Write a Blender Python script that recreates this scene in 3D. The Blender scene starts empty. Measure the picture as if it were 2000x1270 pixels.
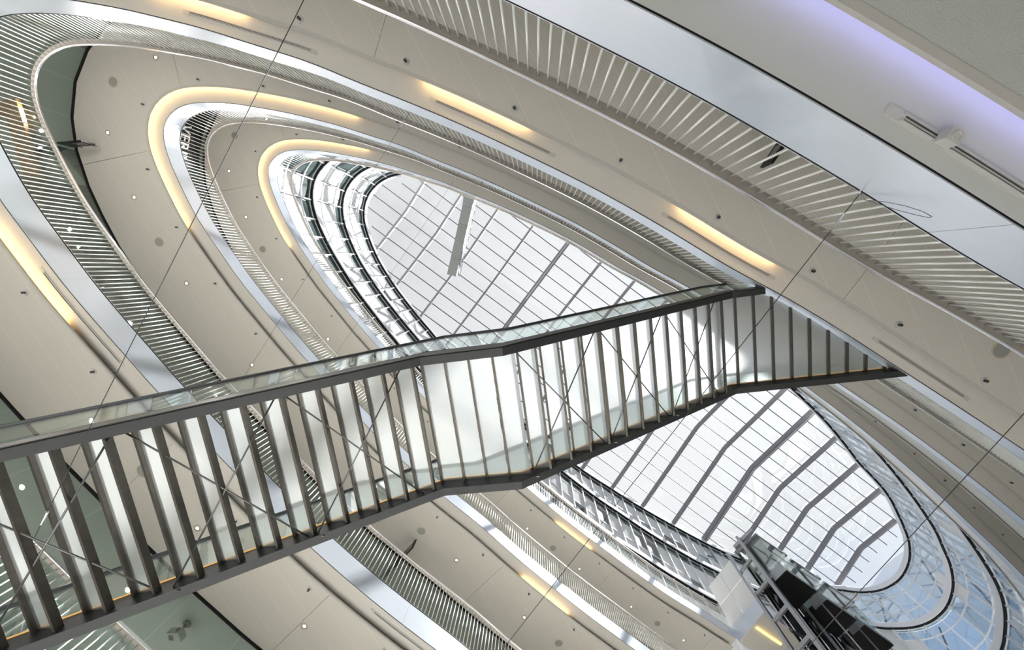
import bpy, math, random
import numpy as np
from mathutils import Vector, Matrix
random.seed(7)
SC = bpy.context.scene
COL = SC.collection
CAM = 1.25                       # eye height above the ground floor; heights below are metres above the eye

# ------------------------------------------------------------------ camera (looking almost straight up)
def camera():
    cd = bpy.data.cameras.new('camera'); co = bpy.data.objects.new('camera', cd); COL.objects.link(co)
    cd.sensor_width = 36; cd.lens = 12.6; cd.clip_start = .05; cd.clip_end = 500
    z = Vector((47/700, 111/700, -1)).normalized()         # the plumb line seen from the camera
    x = Vector((1, 0, 0)); x = (x - x.dot(z)*z).normalized(); y = z.cross(x)
    m = Matrix((x, y, z)).to_4x4(); m.translation = (0, 0, CAM)
    co.matrix_world = m
    SC.camera = co
camera()
# ------------------------------------------------------------------ world, sun, exposure
def nodes(m):
    m.use_nodes = True; nt = m.node_tree; nt.nodes.clear(); return nt
def N(nt, t, loc=None, **kw):
    n = nt.nodes.new(t)
    for k, v in kw.items():
        if k.startswith('i_'):
            key = k[2:]; key = int(key) if key.isdigit() else key.replace('_', ' ')
            n.inputs[key].default_value = v
        else: setattr(n, k, v)
    return n
W = bpy.data.worlds.new('sky'); SC.world = W
nt = nodes(W)
o = N(nt, 'ShaderNodeOutputWorld'); bg = N(nt, 'ShaderNodeBackground', i_Strength=1.0)
tc = N(nt, 'ShaderNodeTexCoord'); nz = N(nt, 'ShaderNodeTexNoise', i_Scale=2.6, i_Detail=5.0, i_Roughness=.55)
sx = N(nt, 'ShaderNodeSeparateXYZ'); nt.links.new(tc.outputs['Generated'], sx.inputs[0])          # thin bright cloud overhead, bluer lower down
ad = N(nt, 'ShaderNodeMath', operation='MULTIPLY_ADD'); ad.inputs[1].default_value = .22; nt.links.new(nz.outputs['Fac'], ad.inputs[0]); nt.links.new(sx.outputs[2], ad.inputs[2])
rp = N(nt, 'ShaderNodeValToRGB'); rp.color_ramp.elements[0].position = .60; rp.color_ramp.elements[0].color = (.50, .68, .97, 1)
rp.color_ramp.elements[1].position = .76; rp.color_ramp.elements[1].color = (.98, .985, 1.0, 1)
nt.links.new(tc.outputs['Generated'], nz.inputs['Vector']); nt.links.new(ad.outputs[0], rp.inputs['Fac'])
nt.links.new(rp.outputs['Color'], bg.inputs['Color']); nt.links.new(bg.outputs[0], o.inputs[0])
SUN_AZ = Vector((1, .40, 0)).normalized(); SUN_EL = math.radians(56); SUN = Vector((SUN_AZ.x*math.cos(SUN_EL), SUN_AZ.y*math.cos(SUN_EL), math.sin(SUN_EL)))
dp = N(nt, 'ShaderNodeVectorMath', operation='DOT_PRODUCT'); dp.inputs[1].default_value = SUN; nt.links.new(tc.outputs['Generated'], dp.inputs[0])
mr = N(nt, 'ShaderNodeMapRange', i_1=.55, i_2=1.0, i_3=.46, i_4=.80); nt.links.new(dp.outputs['Value'], mr.inputs[0]); nt.links.new(mr.outputs[0], bg.inputs['Strength'])   # the cloud is brighter towards the sun
sl = bpy.data.lights.new('sun', 'SUN'); sl.energy = 13.5; sl.angle = .012; sl.color = (1, .97, .92)
so = bpy.data.objects.new('sun', sl); COL.objects.link(so)
sd = SUN
so.rotation_euler = sd.to_track_quat('Z', 'Y').to_euler(); so.location = (20, 3, 45)
SC.view_settings.view_transform = 'Standard'; SC.view_settings.look = 'None'
SC.view_settings.exposure = 0.0; SC.view_settings.gamma = 1.0; SC.view_settings.use_curve_mapping = False
cy = SC.cycles; cy.use_denoising = True; cy.max_bounces = 6; cy.diffuse_bounces = 4; cy.glossy_bounces = 3; cy.use_adaptive_sampling = True; cy.adaptive_threshold = .07
cy.transmission_bounces = 4; cy.transparent_max_bounces = 12; cy.sample_clamp_indirect = 6; cy.caustics_reflective = False; cy.caustics_refractive = False
LAMP = 1.0                        # one dimmer for all ceiling lamps

# ------------------------------------------------------------------ materials
MATS = {}
def pbr(name, col, rough=.5, metal=0, spec=.5, noise=0, nscale=8, bump=0, bscale=60, stretch=None, emit=None, estr=0):
    m = bpy.data.materials.new(name); nt = nodes(m); MATS[name] = m
    o = N(nt, 'ShaderNodeOutputMaterial'); b = N(nt, 'ShaderNodeBsdfPrincipled')
    nt.links.new(b.outputs[0], o.inputs[0])
    b.inputs['Base Color'].default_value = (*col, 1); b.inputs['Roughness'].default_value = rough
    b.inputs['Metallic'].default_value = metal; b.inputs['Specular IOR Level'].default_value = spec
    if emit: b.inputs['Emission Color'].default_value = (*emit, 1); b.inputs['Emission Strength'].default_value = estr
    tc = N(nt, 'ShaderNodeTexCoord'); mp = N(nt, 'ShaderNodeMapping'); nt.links.new(tc.outputs['Object'], mp.inputs[0])
    if stretch: mp.inputs['Scale'].default_value = stretch
    if noise:
        n = N(nt, 'ShaderNodeTexNoise', i_Scale=nscale, i_Detail=4.0); nt.links.new(mp.outputs[0], n.inputs['Vector'])
        mx = N(nt, 'ShaderNodeMix', data_type='RGBA'); nt.links.new(n.outputs['Fac'], mx.inputs[0])
        mx.inputs[6].default_value = (*[c*(1-noise) for c in col], 1); mx.inputs[7].default_value = (*[min(1, c*(1+noise)) for c in col], 1)
        nt.links.new(mx.outputs[2], b.inputs['Base Color'])
    if bump:
        n = N(nt, 'ShaderNodeTexNoise', i_Scale=bscale, i_Detail=3.0); nt.links.new(mp.outputs[0], n.inputs['Vector'])
        bp = N(nt, 'ShaderNodeBump', i_Strength=bump, i_Distance=.01); nt.links.new(n.outputs['Fac'], bp.inputs['Height']); nt.links.new(bp.outputs[0], b.inputs['Normal'])
    return m
def emis(name, col, s):
    m = bpy.data.materials.new(name); nt = nodes(m); MATS[name] = m
    o = N(nt, 'ShaderNodeOutputMaterial'); e = N(nt, 'ShaderNodeEmission', i_Strength=s); e.inputs[0].default_value = (*col, 1)
    nt.links.new(e.outputs[0], o.inputs[0]); return m
def glassy(name, tint, clear, body=None, gloss_r=.02, gloss=.12, body_kind='diffuse', fres=.8):
    """sheet glass: clear share, glossy share by fresnel and a milky body share"""
    m = bpy.data.materials.new(name); nt = nodes(m); MATS[name] = m
    o = N(nt, 'ShaderNodeOutputMaterial'); t = N(nt, 'ShaderNodeBsdfTransparent'); t.inputs[0].default_value = (*tint, 1)
    cur = t
    if body:
        if body_kind == 'translucent':
            d1 = N(nt, 'ShaderNodeBsdfTranslucent'); d1.inputs[0].default_value = (*body, 1)
            d2 = N(nt, 'ShaderNodeBsdfDiffuse'); d2.inputs[0].default_value = (*body, 1)
            d = N(nt, 'ShaderNodeMixShader', i_0=.3); nt.links.new(d1.outputs[0], d.inputs[1]); nt.links.new(d2.outputs[0], d.inputs[2])
        else:
            d = N(nt, 'ShaderNodeBsdfDiffuse'); d.inputs[0].default_value = (*body, 1)
        mx = N(nt, 'ShaderNodeMixShader'); mx.inputs[0].default_value = 1-clear
        nt.links.new(t.outputs[0], mx.inputs[1]); nt.links.new(d.outputs[0], mx.inputs[2]); cur = mx
    g = N(nt, 'ShaderNodeBsdfGlossy', i_Roughness=gloss_r); g.inputs[0].default_value = (1, 1, 1, 1)
    lw = N(nt, 'ShaderNodeFresnel', i_IOR=1.5); ad = N(nt, 'ShaderNodeMath', operation='MULTIPLY_ADD'); ad.inputs[1].default_value = fres; ad.inputs[2].default_value = gloss
    nt.links.new(lw.outputs[0], ad.inputs[0])
    m2 = N(nt, 'ShaderNodeMixShader'); nt.links.new(ad.outputs[0], m2.inputs[0]); nt.links.new(cur.outputs[0], m2.inputs[1]); nt.links.new(g.outputs[0], m2.inputs[2])
    nt.links.new(m2.outputs[0], o.inputs[0]); return m
def perforated(name, col, pitch=.034, dark=.84, ang=.50):
    """acoustic ceiling board: rows of small round holes in blocks"""
    m = pbr(name, col, rough=.75, spec=.2); nt = m.node_tree; b = [n for n in nt.nodes if n.type == 'BSDF_PRINCIPLED'][0]
    tc = N(nt, 'ShaderNodeTexCoord'); mp = N(nt, 'ShaderNodeMapping'); nt.links.new(tc.outputs['Object'], mp.inputs[0])
    mp.inputs['Rotation'].default_value = (0, 0, ang); sx = N(nt, 'ShaderNodeSeparateXYZ'); nt.links.new(mp.outputs[0], sx.inputs[0])
    def M(op, a, b_=None):
        n = N(nt, 'ShaderNodeMath', operation=op)
        for i, v in enumerate((a, b_)):
            if v is None: continue
            if isinstance(v, (int, float)): n.inputs[i].default_value = v
            else: nt.links.new(v, n.inputs[i])
        return n.outputs[0]
    def dot(v): return M('SUBTRACT', M('FRACT', M('MULTIPLY', v, 1/pitch)), .5)
    dx, dy = dot(sx.outputs[0]), dot(sx.outputs[1])
    r2 = M('ADD', M('MULTIPLY', dx, dx), M('MULTIPLY', dy, dy)); hole = M('LESS_THAN', r2, .085)
    bx = M('LESS_THAN', M('FRACT', M('MULTIPLY', sx.outputs[0], 1/(pitch*15))), .93); by = 1.0
    f = M('MULTIPLY', hole, M('MULTIPLY', bx, by))
    n = N(nt, 'ShaderNodeTexNoise', i_Scale=.7, i_Detail=3.0); nt.links.new(tc.outputs['Object'], n.inputs['Vector'])
    mr = N(nt, 'ShaderNodeMapRange'); mr.inputs[3].default_value = .96; mr.inputs[4].default_value = 1.04; nt.links.new(n.outputs['Fac'], mr.inputs[0])
    k = M('MULTIPLY', mr.outputs[0], M('SUBTRACT', 1.0, M('MULTIPLY', f, 1-dark)))
    mx = N(nt, 'ShaderNodeVectorMath', operation='SCALE'); mx.inputs[0].default_value = col; nt.links.new(k, mx.inputs['Scale'])
    nt.links.new(mx.outputs[0], b.inputs['Base Color']); return m
perforated('soffit', (.735, .70, .64)); pbr('soffit_plain', (.60, .625, .60), .8, spec=.2, bump=.35, bscale=120)
pbr('room_ceiling', (.64, .68, .66), .8, spec=.2, noise=.03, nscale=1)
pbr('cove', (.72, .69, .64), .6, spec=.3, noise=.02, nscale=1.5)
pbr('cove_plain', (.62, .64, .62), .6, spec=.3, noise=.02, nscale=1.5)
pbr('trim', (.60, .585, .55), .5, spec=.3, noise=.03)
pbr('fascia', (.78, .83, .93), .34, metal=.65, noise=.03, nscale=3, bump=.03, bscale=14, stretch=(1, 1, 6))
pbr('black', (.012, .012, .013), .6, spec=.2, noise=.1)
pbr('steel', (.82, .82, .84), .22, metal=1, noise=.04, nscale=20)
pbr('bar_steel', (.95, .95, .94), .36, metal=.3, noise=.02, nscale=20)
pbr('rail', (.36, .335, .30), .42, metal=.35, noise=.08, nscale=9)
pbr('floor', (.80, .775, .75), .45, noise=.06, nscale=2)
pbr('white_wall', (.82, .82, .80), .7, noise=.02, nscale=2)
pbr('white_band', (.86, .87, .90), .38, metal=.15, noise=.02, nscale=2)
pbr('stringer', (.042, .045, .047), .42, metal=.2, spec=.5, noise=.12, nscale=7)
pbr('stringer_side', (.115, .113, .11), .45, metal=.2, noise=.1, nscale=6)
pbr('tread_bar', (.125, .115, .10), .42, metal=.75, noise=.22, nscale=16)
pbr('rod', (.20, .20, .20), .35, metal=.9, noise=.1)
pbr('wire', (.05, .05, .055), .5, metal=.3, noise=.1)
pbr('dark_metal', (.10, .105, .115), .4, metal=.6, noise=.1)
pbr('grey_metal', (.42, .43, .46), .38, metal=.6, noise=.06, nscale=4)
pbr('roof_steel', (.25, .245, .265), .5, metal=.1, noise=.05, nscale=3)
pbr('purlin', (.075, .075, .10), .5, metal=.2, noise=.05)
pbr('wood', (.62, .29, .09), .5, noise=.35, nscale=5, stretch=(1, 9, 9))
pbr('duct', (.26, .285, .28), .5, metal=.3, noise=.06, nscale=3)
pbr('teal_panel', (.055, .085, .085), .15, metal=.0, spec=.8, noise=.1)
pbr('mesh_screen', (.28, .28, .28), .6, metal=.4, noise=.35, nscale=60, stretch=(1, 1, 8))
pbr('sign_black', (.012, .013, .014), .35, spec=.3, noise=.1); pbr('sign_white', (.8, .8, .8), .5, noise=.02); pbr('green', (.02, .22, .11), .4, noise=.05)
pbr('copper', (.42, .27, .18), .35, metal=.5, noise=.1); pbr('plastic', (.62, .62, .60), .45, noise=.03); pbr('speaker_mesh', (.36, .36, .345), .8, noise=.25, nscale=120); pbr('speaker_rim', (.62, .58, .42), .5, noise=.03)
pbr('dark_plastic', (.05, .05, .05), .5, noise=.1); pbr('blue_screen', (.03, .08, .13), .25, noise=.2)
emis('lamp_warm', (1, .86, .70), 9); emis('cove_warm', (1, .64, .26), 14); emis('cove_violet', (.50, .47, 1.0), 3.6); emis('led', (1, .58, .20), .8); emis('yellow', (1, .70, .22), 2.4)
glassy('partition_glass', (.74, .81, .785), 1, gloss=.05)
glassy('clear_glass', (.90, .95, .94), 1, gloss=.03, fres=.45)
glassy('facade_glass', (.88, .93, .96), .92, body=(.35, .42, .46), gloss=.02, fres=.6)
glassy('white_glass', (.9, .93, .95), .10, body=(.95, .955, .96), gloss=0, fres=.3)  # white body stands in for sun glare on the upper storey panes
glassy('roof_glass', (.93, .95, .96), .92, body=(.92, .93, .95), gloss=.0, body_kind='translucent', fres=.2)
def frosted(name, col, rough, share):
    m = bpy.data.materials.new(name); nt = nodes(m); MATS[name] = m
    o = N(nt, 'ShaderNodeOutputMaterial'); r = N(nt, 'ShaderNodeBsdfRefraction', i_Roughness=rough, i_IOR=1.18); r.inputs[0].default_value = (*col, 1)
    t = N(nt, 'ShaderNodeBsdfTranslucent'); t.inputs[0].default_value = (*col, 1); d = N(nt, 'ShaderNodeBsdfDiffuse'); d.inputs[0].default_value = (*col, 1)
    a = N(nt, 'ShaderNodeMixShader', i_0=share); nt.links.new(r.outputs[0], a.inputs[1]); nt.links.new(t.outputs[0], a.inputs[2])
    b = N(nt, 'ShaderNodeMixShader', i_0=.05); nt.links.new(a.outputs[0], b.inputs[1]); nt.links.new(d.outputs[0], b.inputs[2]); nt.links.new(b.outputs[0], o.inputs[0])
frosted('tread_glass', (.985, 1.0, 1.0), .55, .24)

for n_ in ('lamp_warm', 'led', 'yellow'): MATS[n_].cycles.emission_sampling = 'NONE'
# ------------------------------------------------------------------ mesh helpers
def under(ob, parent):                                   # make ob a child of parent and leave it where it stands
    ob.parent = parent
    if parent is not None: ob.matrix_parent_inverse = Matrix.Translation(-parent.location) if parent.parent is None and parent.type == 'EMPTY' else Matrix()
def mk(name, v, f, mat, parent=None, smooth=False):
    me = bpy.data.meshes.new(name); me.from_pydata([tuple(map(float, p)) for p in v], [], f); me.materials.append(MATS[mat])
    if smooth:
        for p in me.polygons: p.use_smooth = True
    ob = bpy.data.objects.new(name, me); COL.objects.link(ob); under(ob, parent)
    return ob
def inst(name, me, parent=None, loc=(0, 0, 0), rz=0, mat=None):
    ob = bpy.data.objects.new(name, me); COL.objects.link(ob); under(ob, parent)
    if mat is not None: ob.matrix_basis = mat
    else: ob.location = loc; ob.rotation_euler = (0, 0, rz)
    return ob
def empty(name, loc=(0, 0, 0)):
    ob = bpy.data.objects.new(name, None); COL.objects.link(ob); ob.location = loc; ob.empty_display_size = .2; return ob
def tag(ob, label, cat, group=None, kind=None):
    ob['label'] = label; ob['category'] = cat
    if group: ob['group'] = group
    if kind: ob['kind'] = kind
    return ob
class MB:
    def __init__(s): s.v = []; s.f = []
    def add(s, v, f): n = len(s.v); s.v += [tuple(map(float, p)) for p in v]; s.f += [tuple(i+n for i in q) for q in f]
    def hexa(s, b, t):                                   # four bottom corners, four top corners
        s.add(list(b)+list(t), [(3, 2, 1, 0), (4, 5, 6, 7), (0, 1, 5, 4), (1, 2, 6, 5), (2, 3, 7, 6), (3, 0, 4, 7)])
    def box(s, x0, x1, y0, y1, z0, z1): s.hexa([(x0, y0, z0), (x1, y0, z0), (x1, y1, z0), (x0, y1, z0)], [(x0, y0, z1), (x1, y0, z1), (x1, y1, z1), (x0, y1, z1)])
    def tube(s, a, b, r, r2=None, n=8, cap=True):
        a = Vector(a); b = Vector(b); d = (b-a).normalized(); x = d.orthogonal().normalized(); y = d.cross(x); r2 = r if r2 is None else r2
        v = [a+r*(math.cos(t)*x+math.sin(t)*y) for t in [2*math.pi*i/n for i in range(n)]]+[b+r2*(math.cos(t)*x+math.sin(t)*y) for t in [2*math.pi*i/n for i in range(n)]]
        f = [(i, (i+1) % n, n+(i+1) % n, n+i) for i in range(n)]
        if cap: f += [tuple(range(n-1, -1, -1)), tuple(range(n, 2*n))]
        s.add(v, f)
    def beam(s, a, b, w, d, up=(0, 0, 1)):               # a bar of section w x d centred on the line a-b
        a = Vector(a); b = Vector(b); t = (b-a).normalized(); x = t.cross(Vector(up)).normalized(); y = x.cross(t)
        c = [(-w/2, -d/2), (w/2, -d/2), (w/2, d/2), (-w/2, d/2)]
        s.hexa([a+x*p+y*q for p, q in c], [b+x*p+y*q for p, q in c])
    def build(s, name, mat, parent=None, smooth=False): return mk(name, s.v, s.f, mat, parent, smooth)

# ------------------------------------------------------------------ the plan of the void: one curve shared by all galleries
CTRL = [(20.76,12.92),(17.75,10.17),(16.39,8.97),(14.4,7.32),(12.8,6.08),(11.2,4.92),(10.08,4.16),(8.6,3.2),(7.12,2.26),(5.81,1.44),(5.04,.96),(4.2,.48),(3.29,0),(2.18,-.65),(1.09,-1.25),(.05,-1.76),(-1.28,-2.37),(-2.14,-2.73),(-3.01,-3.07),(-3.87,-3.42),(-4.72,-3.69),(-5.7,-4.0),(-6.28,-4.15),(-6.92,-4.31),(-7.6,-4.45),(-8.05,-4.53),(-8.75,-4.64),(-9.55,-4.69),(-10.15,-4.65),(-10.52,-4.5),(-10.79,-4.27),(-10.93,-3.97),(-10.94,-3.6),(-10.85,-3.15),(-10.52,-2.2),(-10.22,-1.5),(-10.0,-1.10),(-9.53,-.33),(-9.15,.28),(-8.62,1.02),(-8.05,1.77),(-7.59,2.38),(-7.08,2.99),(-6.69,3.45),(-5.65,4.7),(-4.63,5.80),(-3.95,6.47),(-3.0,7.33),(-1.75,8.38),(-.6,9.45),(.6,10.5),(1.95,11.62),(3.55,12.85),(4.29,13.42),(6.09,14.74),(7.89,15.89),(9.46,16.92),(12.5,18.7),(16,20.6),(19.5,22.2),(22,23.2),(24.2,23.8),(25.6,23.5),(26.4,22.5),(26.4,21.54),(26.13,20.14),(25.62,19.0),(24.73,17.67),(23.68,16.28),(22.3,14.6)]
class Loop:
    def __init__(s, pts, M=1400, smooth=6, spline=True):
        C = np.array(pts, float); n = len(C)
        if spline:
            out = []
            for i in range(n):
                p0, p1, p2, p3 = C[i-1], C[i], C[(i+1) % n], C[(i+2) % n]
                t1 = np.linalg.norm(p1-p0)**.5; t2 = t1+np.linalg.norm(p2-p1)**.5; t3 = t2+np.linalg.norm(p3-p2)**.5
                for t in np.linspace(t1, t2, 30, endpoint=False):
                    A1 = (t1-t)/t1*p0+t/t1*p1; A2 = (t2-t)/(t2-t1)*p1+(t-t1)/(t2-t1)*p2; A3 = (t3-t)/(t3-t2)*p2+(t-t2)/(t3-t2)*p3
                    B1 = (t2-t)/t2*A1+t/t2*A2; B2 = (t3-t)/(t3-t1)*A2+(t-t1)/(t3-t1)*A3
                    out.append((t2-t)/(t2-t1)*B1+(t-t1)/(t2-t1)*B2)
            C = np.array(out)
        def rs(D):
            E = np.vstack([D, D[:1]]); l = np.r_[0, np.cumsum(np.linalg.norm(np.diff(E, axis=0), axis=1))]
            q = np.linspace(0, l[-1], M, endpoint=False); return np.stack([np.interp(q, l, E[:, 0]), np.interp(q, l, E[:, 1])], 1), l[-1]
        D, L = rs(C)
        for _ in range(smooth): D = (np.roll(D, 2, 0)+2*np.roll(D, 1, 0)+3*D+2*np.roll(D, -1, 0)+np.roll(D, -2, 0))/9
        s.P, s.L = rs(D); s.M = M
        t = np.roll(s.P, -1, 0)-np.roll(s.P, 1, 0); t /= np.linalg.norm(t, axis=1)[:, None]
        s.T = t; s.N = np.stack([-t[:, 1], t[:, 0]], 1)
        if ((s.P-s.P.mean(0))*s.N).sum() < 0: s.N = -s.N
    def at(s, q, off=0.0):
        x = (np.asarray(q, float) % s.L)/s.L*s.M; i = np.floor(x).astype(int) % s.M; f = (x-np.floor(x))[..., None]; j = (i+1) % s.M
        n = s.N[i]*(1-f)+s.N[j]*f; n /= np.linalg.norm(n, axis=-1)[..., None]
        return s.P[i]*(1-f)+s.P[j]*f+n*np.asarray(off)[..., None]
    def nor(s, q):
        i = int((q % s.L)/s.L*s.M) % s.M; return s.N[i]
    def ang(s, q):
        i = int((q % s.L)/s.L*s.M) % s.M; return math.atan2(s.T[i][1], s.T[i][0])
    def near(s, p): i = ((s.P-np.array(p))**2).sum(1).argmin(); return i*s.L/s.M
V = Loop(CTRL)
def shifted(tab):                                        # another loop at a varying distance outside the void
    q = np.arange(1400)*V.L/1400; ss = [a for a, _ in tab]; oo = [b for _, b in tab]
    return Loop(V.at(q, np.interp(q, ss, oo, period=V.L)), spline=False, smooth=14)
def arc(a, b, step):
    n = max(1, int(math.ceil((b-a)/step))); return np.linspace(a, b, n+1)
def sweep(loop, prof, a, b, step=.25, closed=False, ends=True):
    """profile [(off, h)] swept along the loop from arc length a to b -> verts, faces"""
    q = arc(a, b, step); n = len(prof); v = []; f = []
    rows = [loop.at(q, np.full(len(q), of)) for of, _ in prof]
    for k in range(len(q)):
        for r, (of, h) in zip(rows, prof): v.append((r[k][0], r[k][1], h+CAM))
    m = n if closed else n-1
    for k in range(len(q)-1):
        for i in range(m):
            j = (i+1) % n; f.append((k*n+i, k*n+j, (k+1)*n+j, (k+1)*n+i))
    if closed and ends: f.append(tuple(range(n-1, -1, -1))); f.append(tuple(range((len(q)-1)*n, len(q)*n)))
    return v, f
def swept(name, loop, prof, a, b, mat, parent=None, step=.25, closed=False, smooth=False):
    v, f = sweep(loop, prof, a, b, step, closed); return mk(name, v, f, mat, parent, smooth)
def box_prof(o0, o1, h0, h1): return [(o0, h0), (o1, h0), (o1, h1), (o0, h1)]
TOT = V.L
S_CORNER = V.near((9.46, 16.92))

# ------------------------------------------------------------------ levels
LEV = [('first', 2.40), ('second', 6.40), ('third', 10.545), ('fourth', 14.73)]
WORD = {'first': 'first', 'second': 'second', 'third': 'third', 'fourth': 'fourth'}
ROUT = 7.2                                                # depth of the rooms behind the galleries
# ground floor and outer walls
g = MB(); g.box(-26, 42, -22, 40, -.3, 0)
tag(g.build('floor', 'floor'), 'pale stone floor at the bottom of the atrium', 'floor', kind='structure')
JOINTS = [4, 12, 20, 28.6, 36.03, 37.77, 45.6, 50.0, 54.4, 60.4, 66.0, 73, 81, 89]
LIT = {'second': [(21.25, 23.07), (25.92, 27.74), (30.94, 32.6), (40.2, 42.5)], 'third': [(31.1, 39.9), (55.2, 57.2)], 'fourth': [(32.8, 40.3), (57.0, 59.0)], 'first': [(18.5, 24.7)]}
for li, (nm, h) in enumerate(LEV):
    sa, sb = (0, TOT) if nm != 'fourth' else (S_CORNER+9.0-TOT, S_CORNER-.02)
    js = sorted([j for j in JOINTS if sa < j < sb]+[j-TOT for j in JOINTS if sa < j-TOT < sb]); js = [sa]+js+[sb]
    first = nm == 'first'
    # soffit: boards, cove boards, edge trim
    c = empty('ceiling', (0, 0, h+CAM))
    tag(c, {'first': 'plain grey stippled soffit with a violet lit cove beside the long light track', 'second': 'perforated beige soffit of the gallery where the glass stair arrives', 'third': 'perforated beige soffit between the second and third silver bands, warm cove round its tip', 'fourth': 'highest perforated beige soffit, below the white glazed floors'}[nm], 'ceiling', kind='structure')
    for a, b in zip(js[:-1], js[1:]):
        p = swept('soffit_board', V, box_prof(.414, 2.63, h-.14, h-.11), a+.004, b-.004, 'soffit_plain' if first else 'soffit', c, .1, True)
        p = swept('edge_trim', V, box_prof(.364, .416, h-.145, h-.112), a, b, 'trim', c, .2, True)
    cj = [sa]+[x for x in (9.0, 33.9, 46.5, 59.0, 70.0, 84.0) if sa < x < sb]+[sb]
    for a, b in zip(cj[:-1], cj[1:]): swept('cove_board', V, box_prof(.02, .60, h, h+.03), a+.002, b-.002, 'cove_plain' if first else 'cove', c, .2, True)
    p = swept('room_ceiling', V, box_prof(2.615, ROUT, h-.137, h-.107), sa, sb, 'room_ceiling', c, .1, True)
    # slab and floor above
    f = swept('floor', V, box_prof(.03, ROUT+.3, h+.10, h+.47), sa, sb, 'floor', None, .4, True)
    tag(f, {'first': 'lowest gallery floor slab with the pale finish', 'second': 'gallery floor slab level with the top of the glass stair', 'third': 'gallery floor slab third from the ground', 'fourth': 'gallery floor slab beside the lift lobby'}[nm], 'floor', kind='structure')
    # fascia
    t = empty('trim_%d' % (li+1), (0, 0, h+CAM))
    tag(t, {'first': 'broad brushed metal fascia band beside the violet cove', 'second': 'brushed metal fascia band that the stair landing meets', 'third': 'silver fascia band curling round the tip, third from the ground', 'fourth': 'uppermost silver fascia band before the white floors'}[nm], 'fascia', kind='structure')
    k = 36.95 % 4.88; cuts = [sa]+[x for x in np.arange(k-20*4.88, TOT+20, 4.88) if sa+.5 < x < sb-.5]+[sb]
    for a, b in zip(cuts[:-1], cuts[1:]):
        p = swept('fascia_panel', V, [(.0, h+.004), (.0, h+.475), (.012, h+.475), (.012, h+.004)], a+.002, b-.002, 'fascia', t, .12, True)
        for q in p.data.polygons: q.use_smooth = False
    p = swept('shade_strip', V, [(.008, h+.003), (.02, h+.003)], sa, sb, 'black', t, .15)  # black strip imitates the shade under the fascia edge
    p = swept('shade_strip', V, [(.014, h+.003), (.014, h+.505), (.03, h+.505)], sa, sb, 'black', t, .15)  # black backing paints the shade into the fascia joints
    p = swept('top_rail', V, box_prof(.004, .03, h+.500, h+.508), sa, sb, 'steel', t, .15, True)
    # cove lamps, each a lit stretch of strip lying on the edge of the soffit
    for a, b in LIT[nm]:
        p = swept('cove_lamp', V, box_prof(.435, .475, h-.105, h-.075), a, b, 'cove_violet' if first else 'cove_warm', None, .2, True)
        tag(p, {'first': 'violet light strip hidden in the plain soffit cove', 'second': 'warm light strip in the cove of the lowest beige soffit', 'third': 'warm light strip in the cove between the second and third silver bands', 'fourth': 'warm light strip in the cove under the uppermost silver band'}[nm], 'cove lamp', nm+' gallery cove strips')

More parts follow.
